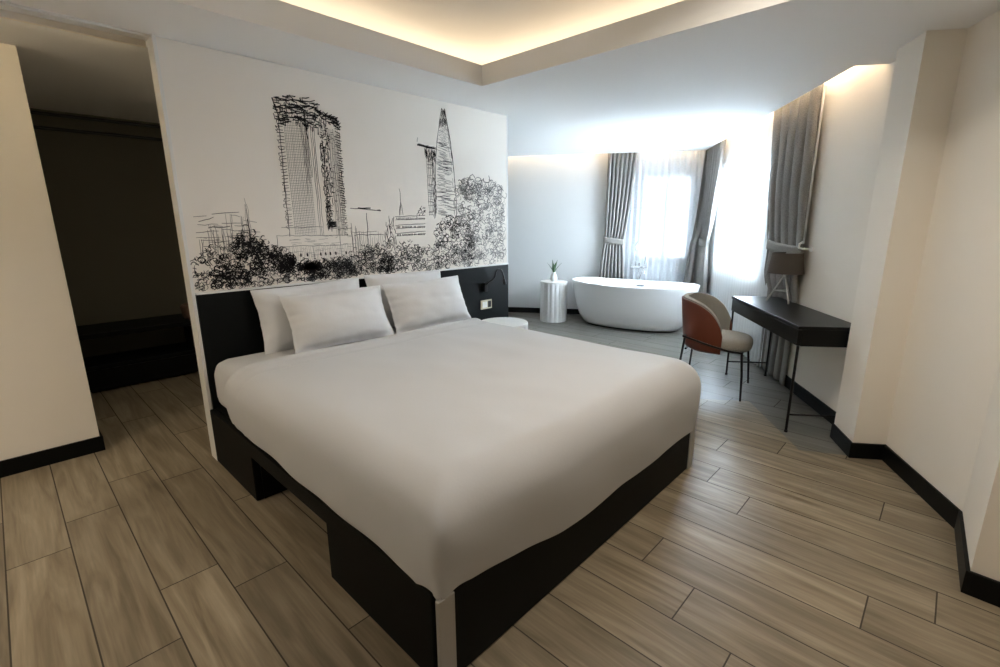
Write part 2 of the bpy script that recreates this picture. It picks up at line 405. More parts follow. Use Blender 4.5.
# ------------------------------------------------------------------ mural with ink drawing of a skyline
MZ0 = 1.056
root = thing('skyline_mural', 'large ink sketch of city towers and trees covering the partition above the bed', 'mural', ((PX0 + PX1) / 2, 3.172, MZ0))
def local(x, z, off): return (x - (PX0 + PX1) / 2, -.004 - off, z - MZ0)
bm = bmesh.new(); box(bm, PX0 + .008 - root.location.x, PX1 - .004 - root.location.x, -.004, .002, 0, CEIL - MZ0 - .004); obj('paper', bm, M['mural'], root)
class Ink:
    def __init__(s, off): s.v = []; s.f = []; s.off = off
    def stroke(s, pts, w):
        if len(pts) < 2: return
        b = len(s.v)
        for i, (x, z) in enumerate(pts):
            ax, az = pts[max(i - 1, 0)]; bx, bz = pts[min(i + 1, len(pts) - 1)]
            dx, dz = bx - ax, bz - az; l = sqrt(dx * dx + dz * dz) or 1
            k = w / 2 * (.55 + .45 * sin(pi * (i + .5) / len(pts)))
            s.v.append(local(x - dz / l * k, z + dx / l * k, s.off)); s.v.append(local(x + dz / l * k, z - dx / l * k, s.off))
        for i in range(len(pts) - 1): s.f.append((b + 2 * i, b + 2 * i + 1, b + 2 * i + 3, b + 2 * i + 2))
dk, md, lt = Ink(.0014), Ink(.0010), Ink(.0006)
rn = random.Random(11)
def jit(a): return rn.uniform(-a, a)
def line(ink, x0, z0, x1, z1, w=.004, wob=.004, n=None):
    L = sqrt((x1 - x0) ** 2 + (z1 - z0) ** 2); n = n or max(2, int(L / .04) + 1)
    ink.stroke([(x0 + (x1 - x0) * i / n + jit(wob), z0 + (z1 - z0) * i / n + jit(wob)) for i in range(n + 1)], w)
def curl(ink, x, z, r, w):
    a = rn.uniform(0, 6.28); k = rn.uniform(1.5, 4.5) * rn.choice((-1, 1)); n = 6
    ink.stroke([(x + r * (cos(a + k * i / n)) * rn.uniform(.7, 1.2), z + r * sin(a + k * i / n) * rn.uniform(.6, 1.1)) for i in range(n + 1)], w)
def foliage(top, z0, n, rr, inks, w, dens=lambda x, z: 1):
    x0, x1 = top[0][0], top[-1][0]; c = 0
    while c < n:
        x = rn.uniform(x0, x1)
        for (ax, az), (bx, bz) in zip(top, top[1:]):
            if ax <= x <= bx: zt = az + (bz - az) * (x - ax) / (bx - ax); break
        z = rn.uniform(z0, zt + jit(.02)); c += 1
        if z < MZ0 + .015: continue
        if rn.random() > dens(x, z): continue
        curl(rn.choice(inks), x, z, rr * rn.uniform(.5, 1.5), w * rn.uniform(.6, 1.5))
def patch(x, z): return 1 if noise.noise(Vector((x * 9, z * 9, 4))) + .35 * noise.noise(Vector((x * 25, z * 25, 1))) > -.10 else .38
# left houses
for x, zt in ((.84, 1.36), (.90, 1.44), (.96, 1.42), (1.0, 1.50), (1.06, 1.49), (1.10, 1.56)):
    for k in range(3): line(lt if k else md, x + jit(.02), 1.22, x + jit(.02), zt, .003)
for k in range(26):
    x = rn.uniform(.80, 1.08); z = rn.uniform(1.28, 1.5); line(rn.choice((lt, md)), x, z, x + rn.uniform(.04, .12), z + jit(.008), .0035)
for k in range(8): line(md, .88 + .025 * k, 1.30 + jit(.01), .88 + .025 * k, 1.40 + jit(.02), .003)
line(md, .88, 1.425, 1.0, 1.43, .006); line(md, .84, 1.46, .92, 1.48, .004); line(md, .91, 1.50, 1.06, 1.51, .004)
line(dk, 1.105, 1.30, 1.105, 1.47, .007); line(lt, 1.105, 1.45, 1.10, 1.6, .003)
# tower one: crown, left balconies, glass face
def xl(z): return 1.325 + (2.18 - z) * -.01 + (.0 if z > 1.4 else 0)
for k in range(210):                                                       # scribbled crown
    x = rn.uniform(1.325, 1.60); z = 2.195 + .035 * sin((x - 1.32) / .28 * pi) - rn.uniform(0, .17) + .04 * (x - 1.45)
    if rn.random() < .6: line(rn.choice((dk, dk, md)), x, z, x + rn.uniform(.015, .05), z + jit(.008), .007, .004)
    else: line(dk, x, z, x + jit(.006), z - rn.uniform(.01, .035), .005, .002)
for r_ in range(4): line(dk, 1.33, 2.19 - .034 * r_ - .01, 1.60, 2.215 - .036 * r_, .008, .006, 9)
for s_ in range(2): line(dk, 1.325 + .004 * s_, 2.19, 1.36, 2.09, .006); line(md, 1.355, 2.09, 1.35, 1.36, .004, .004)
for k in range(34):                                                        # balconies down the left edge
    z = 2.07 - k * .0195; line(dk if k < 22 else md, 1.335 + jit(.006), z, 1.378, z + .004 + jit(.004), .0042 if k < 20 else .003, .003)
    if rn.random() < .6: line(dk if k < 22 else md, 1.34 + jit(.01), z, 1.342 + jit(.01), z - .018, .004, .002)
for k in range(14):                                                        # glass face grid
    x = 1.385 + k * .0108; line(lt if k % 4 else md, x, 2.10 + .003 * k, x + .006, 1.37, .0024, .0015, 10)
for k in range(46): z = 2.10 - k * .0158; line(lt, 1.383, z - .01, 1.535, z + .002, .002, .0015, 5)
for k in range(7):  line(md, 1.49 + k * .007, 2.1, 1.50 + k * .007, 1.7 + jit(.1), .003, .003)
line(dk, 1.52, 2.15, 1.53, 1.98, .008); line(dk, 1.50, 2.08, 1.53, 2.04, .007); line(dk, 1.46, 2.11, 1.50, 2.08, .008)
for k in range(3): line(md, 1.555 + k * .012, 2.15, 1.56 + k * .012, 1.36, .0035, .003)
# dark core between the towers and second tower
for k in range(330):
    z = rn.uniform(1.42, 2.12); x = 1.61 + rn.uniform(0, .062) * (1 if z > 1.6 else .6) + (2.1 - z) * .008
    ink = dk if rn.random() < .55 else md
    if rn.random() < .6: line(ink, x, z, x + jit(.012), z - rn.uniform(.01, .05), .0045, .003)
    else: line(ink, x, z, x + rn.uniform(.008, .025), z + jit(.008), .0045, .003)
for k in range(90):
    x = rn.uniform(1.59, 1.745); z = 2.15 - (x - 1.6) * .33 + jit(.028); line(dk, x, z, x + rn.uniform(.01, .035), z + jit(.02), .0065, .004)
for k in range(10): x = 1.675 + k * .0075; line(md if k % 2 else lt, x, 2.06, x + .008, 1.36, .003, .003, 12)
for k in range(44):
    z = 2.08 - k * .0165; line(dk if k < 34 else md, 1.728 + jit(.008), z, 1.765 + jit(.006), z - .006 + jit(.006), .006 if k < 30 else .0035, .003)
    if rn.random() < .7: line(dk, 1.757 + jit(.006), z, 1.757 + jit(.006), z - .014, .005, .002)
for k in range(60): z = rn.uniform(1.4, 2.04); x = rn.uniform(1.68, 1.73); line(md, x, z, x + .02, z + jit(.004), .003)
for k in range(14): line(dk, 1.625, 1.455 - k * .003, 1.685, 1.457 - k * .003, .0035, .002)
# podium
for a in ((1.27, 1.37, 1.79, 1.36), (1.30, 1.42, 1.58, 1.42), (1.28, 1.30, 1.78, 1.295), (1.62, 1.41, 1.80, 1.41), (1.27, 1.375, 1.27, 1.2), (1.79, 1.42, 1.80, 1.2), (1.50, 1.3, 1.50, 1.17), (1.70, 1.41, 1.70, 1.18)): line(md, *a, .0035)
for k in range(40): x = 1.28 + k * .0128; line(lt, x, 1.295, x, 1.20, .002)
for x in (1.315, 1.36, 1.41, 1.455, 1.55, 1.585, 1.62, 1.66, 1.74): line(dk, x, 1.25, x + .001, 1.228, .012, .001, 2)
for k in range(50): x = rn.uniform(1.28, 1.78); z = rn.uniform(1.2, 1.36); line(lt, x, z, x + rn.uniform(.02, .08), z + jit(.003), .0025)
# street lamps and distant blocks
line(md, 1.925, 1.52, 1.925, 1.25, .006); line(md, 1.80, 1.55, 2.045, 1.53, .006, .003); line(dk, 1.86, 1.548, 1.96, 1.55, .008); line(md, 2.02, 1.54, 2.05, 1.53, .010)
line(md, 1.81, 1.36, 2.06, 1.36, .005); line(lt, 1.79, 1.38, 2.0, 1.38, .004)
for k in range(16): x = 1.80 + k * .018; line(lt, x, 1.36 + jit(.03), x, 1.24, .0028)
for k in range(4): line(md, 1.80 + .02 * k + jit(.01), 1.45 - .02 * k, 1.80 + .02 * k, 1.22, .004)
# mid block with rows of windows and spire
for z in (1.49, 1.465, 1.425, 1.40, 1.365, 1.345): line(md, 2.17, z, 2.46, z + .012, .0045, .002)
for k in range(22):
    x = 2.185 + k * .0125; line(dk if rn.random() < .5 else md, x, 1.485, x + .004, 1.468, .005, .001, 2)
    if rn.random() < .75: line(md, x, 1.42, x, 1.405, .0075, .001, 2); line(dk if rn.random() < .4 else md, x, 1.36, x, 1.347, .0075, .001, 2)
for k in range(26): x = rn.uniform(2.08, 2.17); z = rn.uniform(1.30, 1.50); line(rn.choice((md, lt, dk)), x, z, x + jit(.02), z - rn.uniform(.02, .08), .0045)
line(md, 2.225, 1.70, 2.23, 1.50, .004); line(md, 2.21, 1.50, 2.23, 1.60, .006); line(md, 2.25, 1.50, 2.23, 1.60, .004)
for k in range(26): x = rn.uniform(2.37, 2.47); z = rn.uniform(1.50, 1.57); line(rn.choice((md, dk)), x, z, x + jit(.03), z + jit(.02), .004)
# tall tapering tower with landing deck
spine = ((2.335, 2.665, 2.70), (2.25, 2.645, 2.718), (2.1, 2.612, 2.75), (1.95, 2.59, 2.772), (1.8, 2.578, 2.787), (1.65, 2.57, 2.798), (1.48, 2.568, 2.80))
def edge(z, s):
    for a, b in zip(spine, spine[1:]):
        if b[0] <= z <= a[0]: u = (a[0] - z) / (a[0] - b[0]); return a[s] + (b[s] - a[s]) * u
    return spine[0][s] if z > spine[0][0] else spine[-1][s]
for s_ in (1, 2):
    for k in range(2 if s_ == 1 else 3): md.stroke([(edge(z, s_) + jit(.003), z) for z in [2.335 - .05 * i for i in range(18)]], .004)
dk.stroke([(edge(z, 2) + jit(.002), z) for z in [2.335 - .05 * i for i in range(9)]], .005)
for k in range(70): z = rn.uniform(2.2, 2.34); x = rn.uniform(edge(z, 1), edge(z, 2)); line(rn.choice((dk, md)), x, z, x + jit(.006), z - rn.uniform(.01, .04), .004, .002)
for k in range(150):
    z = 2.25 - (k / 150) * .76; a, b = edge(z, 1), edge(z, 2); u = rn.uniform(0, .6); v = u + rn.uniform(.2, .5)
    line(lt if rn.random() < .62 else md, a + (b - a) * u, z + .006, a + (b - a) * min(1, v), z - .004, .0028, .002)
for k in range(46): z = rn.choice((2.06, 1.93, 1.70, 1.64, 1.88)) + jit(.02); a, b = edge(z, 1), edge(z, 2); u = rn.uniform(0, .7); line(md, a + (b - a) * u, z, a + (b - a) * (u + .3), z, .004, .003)
for k in range(40): z = rn.uniform(1.5, 2.2); x = edge(z, 2) - rn.uniform(0, .03); line(md, x, z, x + .006, z - .04, .003, .002)
for k in range(22): line(rn.choice((dk, md)), 2.41 + jit(.006) + .005 * k, 2.045 - .0012 * k + jit(.006), 2.47 + .006 * k, 2.03 + jit(.008), .006)
line(dk, 2.405, 2.03, 2.60, 2.02, .008, .003); line(dk, 2.41, 2.055, 2.415, 2.09, .004)
for k in range(60): x = rn.uniform(2.48, 2.585); z = 2.02 - rn.uniform(0, .10) * (1 - abs(x - 2.53) / .08); line(rn.choice((dk, md)), x, z, x + jit(.01), z - .03, .005)
for k in range(5): x0 = 2.495 + k * .019; line(md, x0, 1.98, x0 + .01 - k * .002, 1.50, .0035, .003)
for k in range(70): z = rn.uniform(1.5, 1.98); x = rn.uniform(2.55, 2.585); line(md, x, z, x + jit(.008), z - .035, .004)
for k in range(30): z = rn.uniform(1.5, 1.95); line(lt, 2.50, z, 2.56, z + jit(.01), .003)
# trees
foliage([(.775, 1.24), (.86, 1.30), (.97, 1.33), (1.03, 1.37), (1.08, 1.42), (1.12, 1.40), (1.18, 1.35), (1.3, 1.27), (1.42, 1.20), (1.6, 1.19), (1.78, 1.2)], 1.06, 1400, .015, (dk, dk, md), .0045, patch)
foliage([(1.0, 1.33), (1.08, 1.39), (1.14, 1.36), (1.25, 1.28), (1.4, 1.19), (1.52, 1.17)], 1.14, 560, .014, (dk,), .0065, patch)
foliage([(.86, 1.18), (.93, 1.21), (1.02, 1.20), (1.08, 1.14)], 1.06, 170, .013, (dk,), .006)
foliage([(1.45, 1.16), (1.75, 1.2), (1.8, 1.22)], 1.06, 330, .014, (dk, md), .0045, patch)
foliage([(1.72, 1.16), (1.80, 1.25), (1.9, 1.28), (2.02, 1.27), (2.1, 1.2), (2.16, 1.18)], 1.08, 640, .015, (dk, dk, md), .0045, patch)
foliage([(2.0, 1.22), (2.1, 1.31), (2.2, 1.29), (2.32, 1.30), (2.42, 1.24), (2.52, 1.26), (2.6, 1.3)], 1.07, 520, .018, (md, md, lt, dk), .005, patch)
foliage([(2.56, 1.42), (2.66, 1.47), (2.76, 1.50), (2.9, 1.44), (3.0, 1.3)], 1.07, 560, .020, (md, dk, md), .005, patch)
foliage([(2.80, 1.72), (2.88, 1.80), (2.98, 1.79), (3.1, 1.77), (3.22, 1.79), (3.32, 1.74), (3.40, 1.72)], 1.07, 1000, .026, (md, lt, lt, lt), .005, patch)
foliage([(2.84, 1.80), (2.98, 1.82), (3.22, 1.81), (3.36, 1.76)], 1.68, 90, .03, (md, lt), .006)
for ink, m_, nm in ((lt, 'ink_l', 'pale_ink_lines'), (md, 'ink_m', 'grey_ink_lines'), (dk, 'ink_d', 'black_ink_lines')):
    me = bpy.data.meshes.new(nm); me.from_pydata(ink.v, [], ink.f); me.update(); link(nm, me, M[m_], root)

# ------------------------------------------------------------------ headboard, socket, reading lamp
hb = thing('headboard_panel', 'long black headboard panel running along the partition behind the bed', 'headboard', ((PX0 + PX1) / 2, 3.176, 0))
bm = bmesh.new(); box(bm, PX0 + .012 - hb.location.x, PX1 - hb.location.x, -.026, -.001, .001, 1.045); obj('panel', bm, M['head'], hb, bevel=.002)
bm = bmesh.new(); box(bm, PX0 + .012 - hb.location.x, PX1 - hb.location.x, -.030, -.004, 1.045, 1.055); o = obj('top_ledge', bm, M['whitetrim'], hb); o['label'] = 'thin white ledge'
so = thing('wall_socket', 'cream switch and socket plate on the black headboard right of the bed', 'socket', (3.125, 3.150, .69))
bm = bmesh.new(); box(bm, -.072, .072, -.009, 0, -.043, .043); cp = obj('cover_plate', bm, M['plate'], so, bevel=.003)
for x in (-.042, -.008): bm = bmesh.new(); box(bm, x - .014, x + .014, -.014, -.008, -.028, .028); obj('switch', bm, M['ceramic'], cp, bevel=.002)
bm = bmesh.new(); box(bm, .018, .058, -.013, -.008, -.03, .03); o = obj('outlet', bm, M['dark'], cp, bevel=.002); o['label'] = 'dark outlet insert'
rl = thing('reading_lamp', 'black gooseneck reading lamp on the headboard above the socket', 'lamp', (3.105, 3.150, .86))
bm = bmesh.new(); box(bm, -.022, .022, -.03, 0, -.045, .035); obj('mount', bm, M['metalblack'], rl, bevel=.005)
bm = bmesh.new()
pts = [Vector(p) for p in ((0, -.03, .02), (.01, -.05, .045), (.045, -.06, .06), (.075, -.065, .08), (.085, -.07, .13), (.10, -.075, .155), (.125, -.08, .16), (.15, -.085, .145), (.165, -.09, .10), (.178, -.09, .06))]
tube(bm, pts, .006, 8); obj('gooseneck', bm, M['metalblack'], rl, smooth=True)
bm = bmesh.new(); tube(bm, [(.176, -.09, .065), (.183, -.09, .035), (.188, -.09, .012)], [.009, .015, .016], 12); obj('lamp_head', bm, M['metalblack'], rl, smooth=True, angle=40)

# ------------------------------------------------------------------ bed
BX0, BX1, BY0, BY1 = .745, 2.70, .970, 3.148
bed = thing('bed_frame', 'low black leatherette bed base with silver corner strips standing on the plank floor', 'bed', ((BX0 + BX1) / 2, (BY0 + BY1) / 2, 0))
ox, oy = bed.location.x, bed.location.y
def lb(bm, x0, x1, y0, y1, z0, z1): box(bm, x0 - ox, x1 - ox, y0 - oy, y1 - oy, z0, z1)
bm = bmesh.new(); lb(bm, BX0 + .04, BX1 - .04, BY0 + .03, BY1, .262, .35); obj('platform', bm, M['leather'], bed, bevel=.006)
for x0 in (BX0, BX1 - .04):
    bm = bmesh.new(); pr = [(BY0 + .032, .003), (1.69, .003), (1.69, .258), (2.50, .258), (2.50, .003), (BY1, .003), (BY1, .345), (BY0 + .032, .345)]
    a = [bm.verts.new((x0 - ox, y - oy, z)) for y, z in pr]; b = [bm.verts.new((x0 + .04 - ox, y - oy, z)) for y, z in pr]
    bm.faces.new(a); bm.faces.new(b[::-1])
    for k in range(8): bm.faces.new((a[k], b[k], b[(k + 1) % 8], a[(k + 1) % 8]))
    obj('side_panel', bm, M['leather'], bed, bevel=.005)
bm = bmesh.new(); lb(bm, BX0 + .012, BX1 - .012, BY0, BY0 + .03, .003, .345); obj('foot_panel', bm, M['leather'], bed, bevel=.005)
bm = bmesh.new(); lb(bm, BX0 + .04, BX1 - .04, 1.655, 1.69, .003, .26); obj('cross_panel', bm, M['leather'], bed)
bm = bmesh.new(); lb(bm, BX0 + .04, BX1 - .04, 2.50, 2.535, .003, .26); obj('cross_panel', bm, M['leather'], bed)
for x0, x1 in ((BX0 - .004, BX0 + .062), (BX1 - .062, BX1 + .004)):
    bm = bmesh.new(); lb(bm, x0, x1, BY0 - .006, BY0 + .012, .003, .335); o = obj('corner_strip', bm, M['silver'], bed, bevel=.004, seg=3); o['label'] = 'silver aluminium corner strip'

def drape_grid(name, cx, cy, hx, hy, r, ztop, drop, nx, ny, ext, m, rc=None, y_end=None, wr=.004, seed=0, puff=0, p=5, thick=.008):
    """cloth lying on a box: flat top half sizes hx, hy and a roll-off radius r, then hanging"""
    bm = bmesh.new(); rows = []
    Lmax = ext
    for j in range(ny + 1):
        row = []
        for i in range(nx + 1):
            u = -1 + 2 * i / nx; v = -1 + 2 * j / ny
            px = u * (hx + Lmax); py = v * (hy + Lmax)
            if y_end is not None and py > y_end: py = y_end
            qx = max(-hx, min(hx, px)); qy = max(-hy, min(hy, py))
            ex, ey = px - qx, py - qy
            L = (abs(ex) ** p + abs(ey) ** p) ** (1 / p)
            if L > 1e-9:
                dx, dy = ex / L, ey / L
                dd = drop(px + cx, py + cy) ; sc = dd / ((r - r * pi / 2) + Lmax)
                if L < r * pi / 2: out = r * sin(L / r); dn = r * (1 - cos(L / r))
                else: out = r; dn = r + (L - r * pi / 2)
                dn = dn * (dd / (r + Lmax - r * pi / 2))
                x, y, z = qx + dx * out, qy + dy * out, ztop - dn
                h = max(0, dn / max(dd, .01))
                out2 = .004 * h * sin((px + py * 1.3) * 11 + seed) * (.4 + .6 * h) + puff * sin(min(1, h) * pi)
                x += dx * out2; y += dy * out2
            else:
                x, y, z = qx, qy, ztop
            nz = noise.noise(Vector((x * 2.1 + seed, y * 1.7, z * 2))) * wr * 2 + noise.noise(Vector((x * 6 + seed, y * 4, z * 6))) * wr
            if y_end is not None: nz += .016 * math.exp(-((py - y_end + .015) / .02) ** 2) - .008 * math.exp(-((py - y_end + .17) / .012) ** 2)
            row.append(bm.verts.new((x + cx, y + cy, z + nz)))
        rows.append(row)
    for j in range(ny):
        for i in range(nx):
            try: bm.faces.new((rows[j][i], rows[j][i + 1], rows[j + 1][i + 1], rows[j + 1][i]))
            except ValueError: pass
    bmesh.ops.remove_doubles(bm, verts=bm.verts[:], dist=1e-5)
    o = obj(name, bm, m, smooth=True)
    s = o.modifiers.new('solid', 'SOLIDIFY'); s.thickness = thick; s.offset = -1
    sb = o.modifiers.new('sub', 'SUBSURF'); sb.levels = 1; sb.render_levels = 1
    return o

def cushion_box(bm, x0, x1, y0, y1, z0, z1, r, n=6):
    # box with rounded vertical and horizontal edges
    box(bm, x0, x1, y0, y1, z0, z1)
    bmesh.ops.bevel(bm, geom=bm.edges[:], offset=r, segments=n, profile=.5, affect='EDGES')
bm = bmesh.new(); cushion_box(bm, .775, 2.655, 1.06, 3.135, .352, .660, .085)
mt = obj('mattress', bm, M['linen'], smooth=True, angle=60); tag(mt, 'thick mattress in a white fitted sheet showing at the pillow end of the bed', 'mattress')
# folded sheet and duvet
def drop(x, y):
    # distance from the top of the duvet down to its hem
    k = max(0, min(1, (x - .85) / .55)); k = k * k * (3 - 2 * k)
    fo = .345 * (1 - k) + .440 * k - .003 * sin(x * 12)
    fs = max(0, min(1, (1.12 - y) / .08))
    base = .330 + (.010 * (1.8 - y)) if x < 1.7 else .385
    return base * (1 - fs) + fo * fs + .004 * sin(y * 7.5)
dv = drape_grid('duvet', 1.723, 1.942, .845, .85, .13, .682, drop, 96, 150, .42, M['linen'], y_end=.80, wr=.004, seed=2.3, puff=.02, p=7)
tag(dv, 'smooth white duvet covering most of the bed, hanging over its sides and foot', 'duvet')
# ------------------------------------------------------------------ pillows
def pillow(label, loc, w, h, t, tilt, rz, roll=0, seed=0, flange=.02):
    nx, ny = 44, 36; bm = bmesh.new()
    fx, fy = flange / (w / 2), flange / (h / 2)
    def prof(u): 
        a = max(0, 1 - abs(u)); return (1 - (1 - min(1, a * 1.0)) ** 2.6) ** .62
    for side in (1, -1):
        g_ = []
        for j in range(ny + 1):
            row = []
            for i in range(nx + 1):
                u = -1 + 2 * i / nx; v = -1 + 2 * j / ny
                ui = u / (1 - fx); vi = v / (1 - fy)
                inn = abs(ui) < 1 and abs(vi) < 1
                th = t / 2 * prof(ui) * prof(vi) if inn else 0
                # corners reach out, edges pull in
                sx = 1 - .07 * (1 - abs(u) ** 1.5) * 0 - .055 * (1 - v * v) * abs(u) ** 2 * 1
                sz = 1 - .035 * (1 - u * u) * abs(v) ** 2
                x = u * w / 2 * sx; z = v * h / 2 * sz
                wr_ = noise.noise(Vector((u * 1.7 + seed, v * 1.7, seed))) * .012 + noise.noise(Vector((u * 4 + seed, v * 4, 3 + seed))) * .005
                # small radiating creases near the seam
                k = max(0, 1 - th / (t * .35)) if inn else .6
                wr2 = .0035 * k * sin((atan2(v, u)) * 22 + seed * 5)
                edge_ = 0 if (i in (0, nx) or j in (0, ny)) else 1
                y = side * (th + .0025 * edge_) + (wr_ * (1 if inn else .4)) + wr2
                y += .012 * noise.noise(Vector((u * 2 + seed, v * 2, 9))) * (0 if inn else 1)
                row.append(bm.verts.new((x, y, z)))
            g_.append(row)
        for j in range(ny):
            for i in range(nx):
                q = (g_[j][i], g_[j][i + 1], g_[j + 1][i + 1], g_[j + 1][i])
                bm.faces.new(q if side < 0 else q[::-1])
    bmesh.ops.remove_doubles(bm, verts=bm.verts[:], dist=.0004)
    o = obj('pillow', bm, M['linen2'], smooth=True)
    o.rotation_euler = (tilt, roll, rz); o.location = loc
    sb = o.modifiers.new('sub', 'SUBSURF'); sb.levels = 1; sb.render_levels = 1
    tag(o, label, 'pillow', 'white bed pillows')
    return o
pillow('rear white pillow on the left, leaning on the black headboard behind another pillow', (1.415, 3.045, .855), .76, .42, .15, R(-13), R(1), R(-1), 1.2)
pillow('rear white pillow on the right, mostly hidden behind the front right pillow', (2.17, 3.045, .87), .72, .42, .15, R(-12), R(-1), R(1), 4.4)
pillow('front left white pillow, the largest and nearest of the four on the bed', (1.515, 2.89, .842), .74, .385, .21, R(-24), R(2), R(1), 7.7)
pillow('front right white pillow leaning at the right side of the bed', (2.25, 2.89, .842), .73, .385, .20, R(-24), R(-2), R(-1), 2.9)

# ------------------------------------------------------------------ fluted drum tables
def drum_table(label, loc, r, h):
    t = thing('drum_side_table', label, 'side table', loc, 0, 'white fluted drum tables')
    bm = bmesh.new(); n = 24 * 12
    lathe(bm, [(r * .96, 0), (r * .96, .004), (r * .96, h - .03), (r * .96, h - .024)], n, f=lambda a: 1 + .035 * abs(sin(a * 9)))
    obj('fluted_body', bm, M['ribbed'], t, smooth=True, angle=30)
    bm = bmesh.new(); lathe(bm, [(r * .97, h - .024), (r, h - .020), (r, h - .004), (r * .985, h)], 64); obj('table_top', bm, M['ceramic'], t, smooth=True, angle=30)
    return t
drum_table('round white drum table against the bath wall with a potted plant on it', (5.64, 4.25, 0), .20, .59)
drum_table('round white bedside table, only its top edge showing beyond the bed', (3.08, 2.88, 0), .22, .565)
# plant
pt = thing('potted_succulent', 'small green spiky plant in a white vase on the drum table', 'plant', (5.62, 4.24, .59))
bm = bmesh.new(); lathe(bm, [(.030, 0), (.046, .01), (.052, .04), (.045, .075), (.030, .10), (.028, .125), (.033, .135), (.029, .135), (.024, .12), (.022, .10)], 28, cap1=True); obj('vase', bm, M['ceramic'], pt, smooth=True)
rr_ = random.Random(5)
for k, (az, ln, tl) in enumerate(((.4, .17, .35), (1.5, .20, .12), (2.6, .19, .42), (3.7, .16, .30), (4.6, .21, .22), (5.6, .19, .45), (.9, .15, .55), (2.0, .14, .15))):
    bm = bmesh.new(); d = Vector((cos(az) * sin(tl), sin(az) * sin(tl), cos(tl))); d2 = Vector((cos(az) * sin(tl * 1.8), sin(az) * sin(tl * 1.8), cos(tl * 1.8)))
    p0 = Vector((0, 0, .12)); side = Vector((-sin(az), cos(az), 0)); rows = []
    for i in range(8):
        s_ = i / 7; c = p0 + d * ln * s_ + (d2 - d) * ln * s_ * s_ * .6; w_ = .017 * (sin(pi * (s_ * .75 + .25))) + .0012; th = .004 * (1 - s_) + .0015; nrm = d.cross(side)
        rows.append([bm.verts.new(c + side * w_), bm.verts.new(c + nrm * th), bm.verts.new(c - side * w_), bm.verts.new(c - nrm * th)])
    for a, b in zip(rows, rows[1:]):
        for q in range(4): bm.faces.new((a[q], a[(q + 1) % 4], b[(q + 1) % 4], b[q]))
    bm.faces.new(rows[0]); bm.faces.new(rows[-1][::-1]); obj('leaf', bm, M['leaf'], pt, smooth=True)

# ------------------------------------------------------------------ bathtub
TA = R(-80)
tb = thing('bathtub', 'white oval freestanding bathtub in front of the window', 'bathtub', (6.05, 3.20, 0), TA)
def oval(hx, hy, n=72, p=2.35):
    return [(copysign(abs(cos(a)) ** (2 / p), cos(a)) * hx, copysign(abs(sin(a)) ** (2 / p), sin(a)) * hy) for a in (2 * pi * k / n for k in range(n))]
prof = [(.640, .300, .022), (.665, .318, .024), (.70, .340, .060), (.755, .368, .14), (.80, .388, .25), (.835, .402, .38), (.860, .415, .50), (.874, .424, .575), (.878, .428, .596), (.876, .426, .604), (.866, .416, .607), (.852, .402, .606),
        (.842, .392, .598), (.83, .38, .57), (.80, .36, .48), (.76, .335, .34), (.70, .30, .22), (.62, .25, .155), (.45, .17, .135), (.2, .08, .130)]
def endlift(x, z): return z + .025 * (abs(x) / .87) ** 2 * max(0, (z - .45) / .15) if z > .45 else z
bm = bmesh.new(); rings = []
for hx, hy, z in prof: rings.append([bm.verts.new((x, y, endlift(x, z) if z > .45 else z)) for x, y in oval(hx, hy)])
for a, b in zip(rings, rings[1:]):
    n = len(a)
    for k in range(n): bm.faces.new((a[k], a[(k + 1) % n], b[(k + 1) % n], b[k]))
bm.faces.new(rings[0][::-1]); bm.faces.new(rings[-1]); obj('tub_shell', bm, M['tub'], tb, smooth=True)
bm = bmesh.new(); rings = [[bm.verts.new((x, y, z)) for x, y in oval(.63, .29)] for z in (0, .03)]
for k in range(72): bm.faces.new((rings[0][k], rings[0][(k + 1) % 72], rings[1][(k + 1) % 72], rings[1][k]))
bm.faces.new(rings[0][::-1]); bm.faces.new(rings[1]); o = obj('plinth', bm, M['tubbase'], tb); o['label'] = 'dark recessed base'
bm = bmesh.new(); mt_ = Matrix.Translation((.0, .368, .535)) @ Matrix.Rotation(R(90 - 10), 4, 'X')
vs = []
for r_, y_ in ((.0, .012), (.016, .012), (.02, .006), (.02, -.01)):
    vs.append([bm.verts.new(mt_ @ Vector(((r_ * 3 + .0) * cos(a), r_ * .8 * sin(a), y_))) for a in (2 * pi * k / 20 for k in range(20))] if r_ else None)
for a, b in zip(vs[1:], vs[2:]):
    for k in range(20): bm.faces.new((a[k], a[(k + 1) % 20], b[(k + 1) % 20], b[k]))
bm.faces.new(vs[1]); bm.faces.new(vs[-1][::-1]); o = obj('overflow', bm, M['frame'], tb, smooth=True, angle=40); o['label'] = 'chrome overflow slot'
# floor standing tub filler
FX, FY = 6.60, 3.40
fa = thing('tub_faucet', 'slim chrome floor standing tub faucet with hand shower behind the bathtub', 'faucet', (FX, FY, 0), R(-56))
bm = bmesh.new(); lathe(bm, [(.045, 0), (.045, .012), (.018, .018)], 24, (0, 0)); tube(bm, [(0, 0, .015), (0, 0, .45), (0, 0, .84)], .014, 14); obj('riser', bm, M['chrome'], fa, smooth=True, angle=40)
bm = bmesh.new(); tube(bm, [(-.09, 0, .78), (0, 0, .78), (.09, 0, .78)], .020, 14); mb_ = obj('mixer_body', bm, M['chrome'], fa, smooth=True, angle=40)
bm = bmesh.new(); tube(bm, arc((.02, 0, .78), (.05, -.17, .82), (.06, -.20, .70), 8), .011, 10); obj('spout', bm, M['chrome'], fa, smooth=True)
bm = bmesh.new(); tube(bm, [(-.05, 0, .80), (-.055, -.01, .90), (-.06, -.03, 1.02), (-.06, -.05, 1.12)], [.010, .011, .012, .015], 12); obj('hand_shower', bm, M['chrome'], fa, smooth=True)
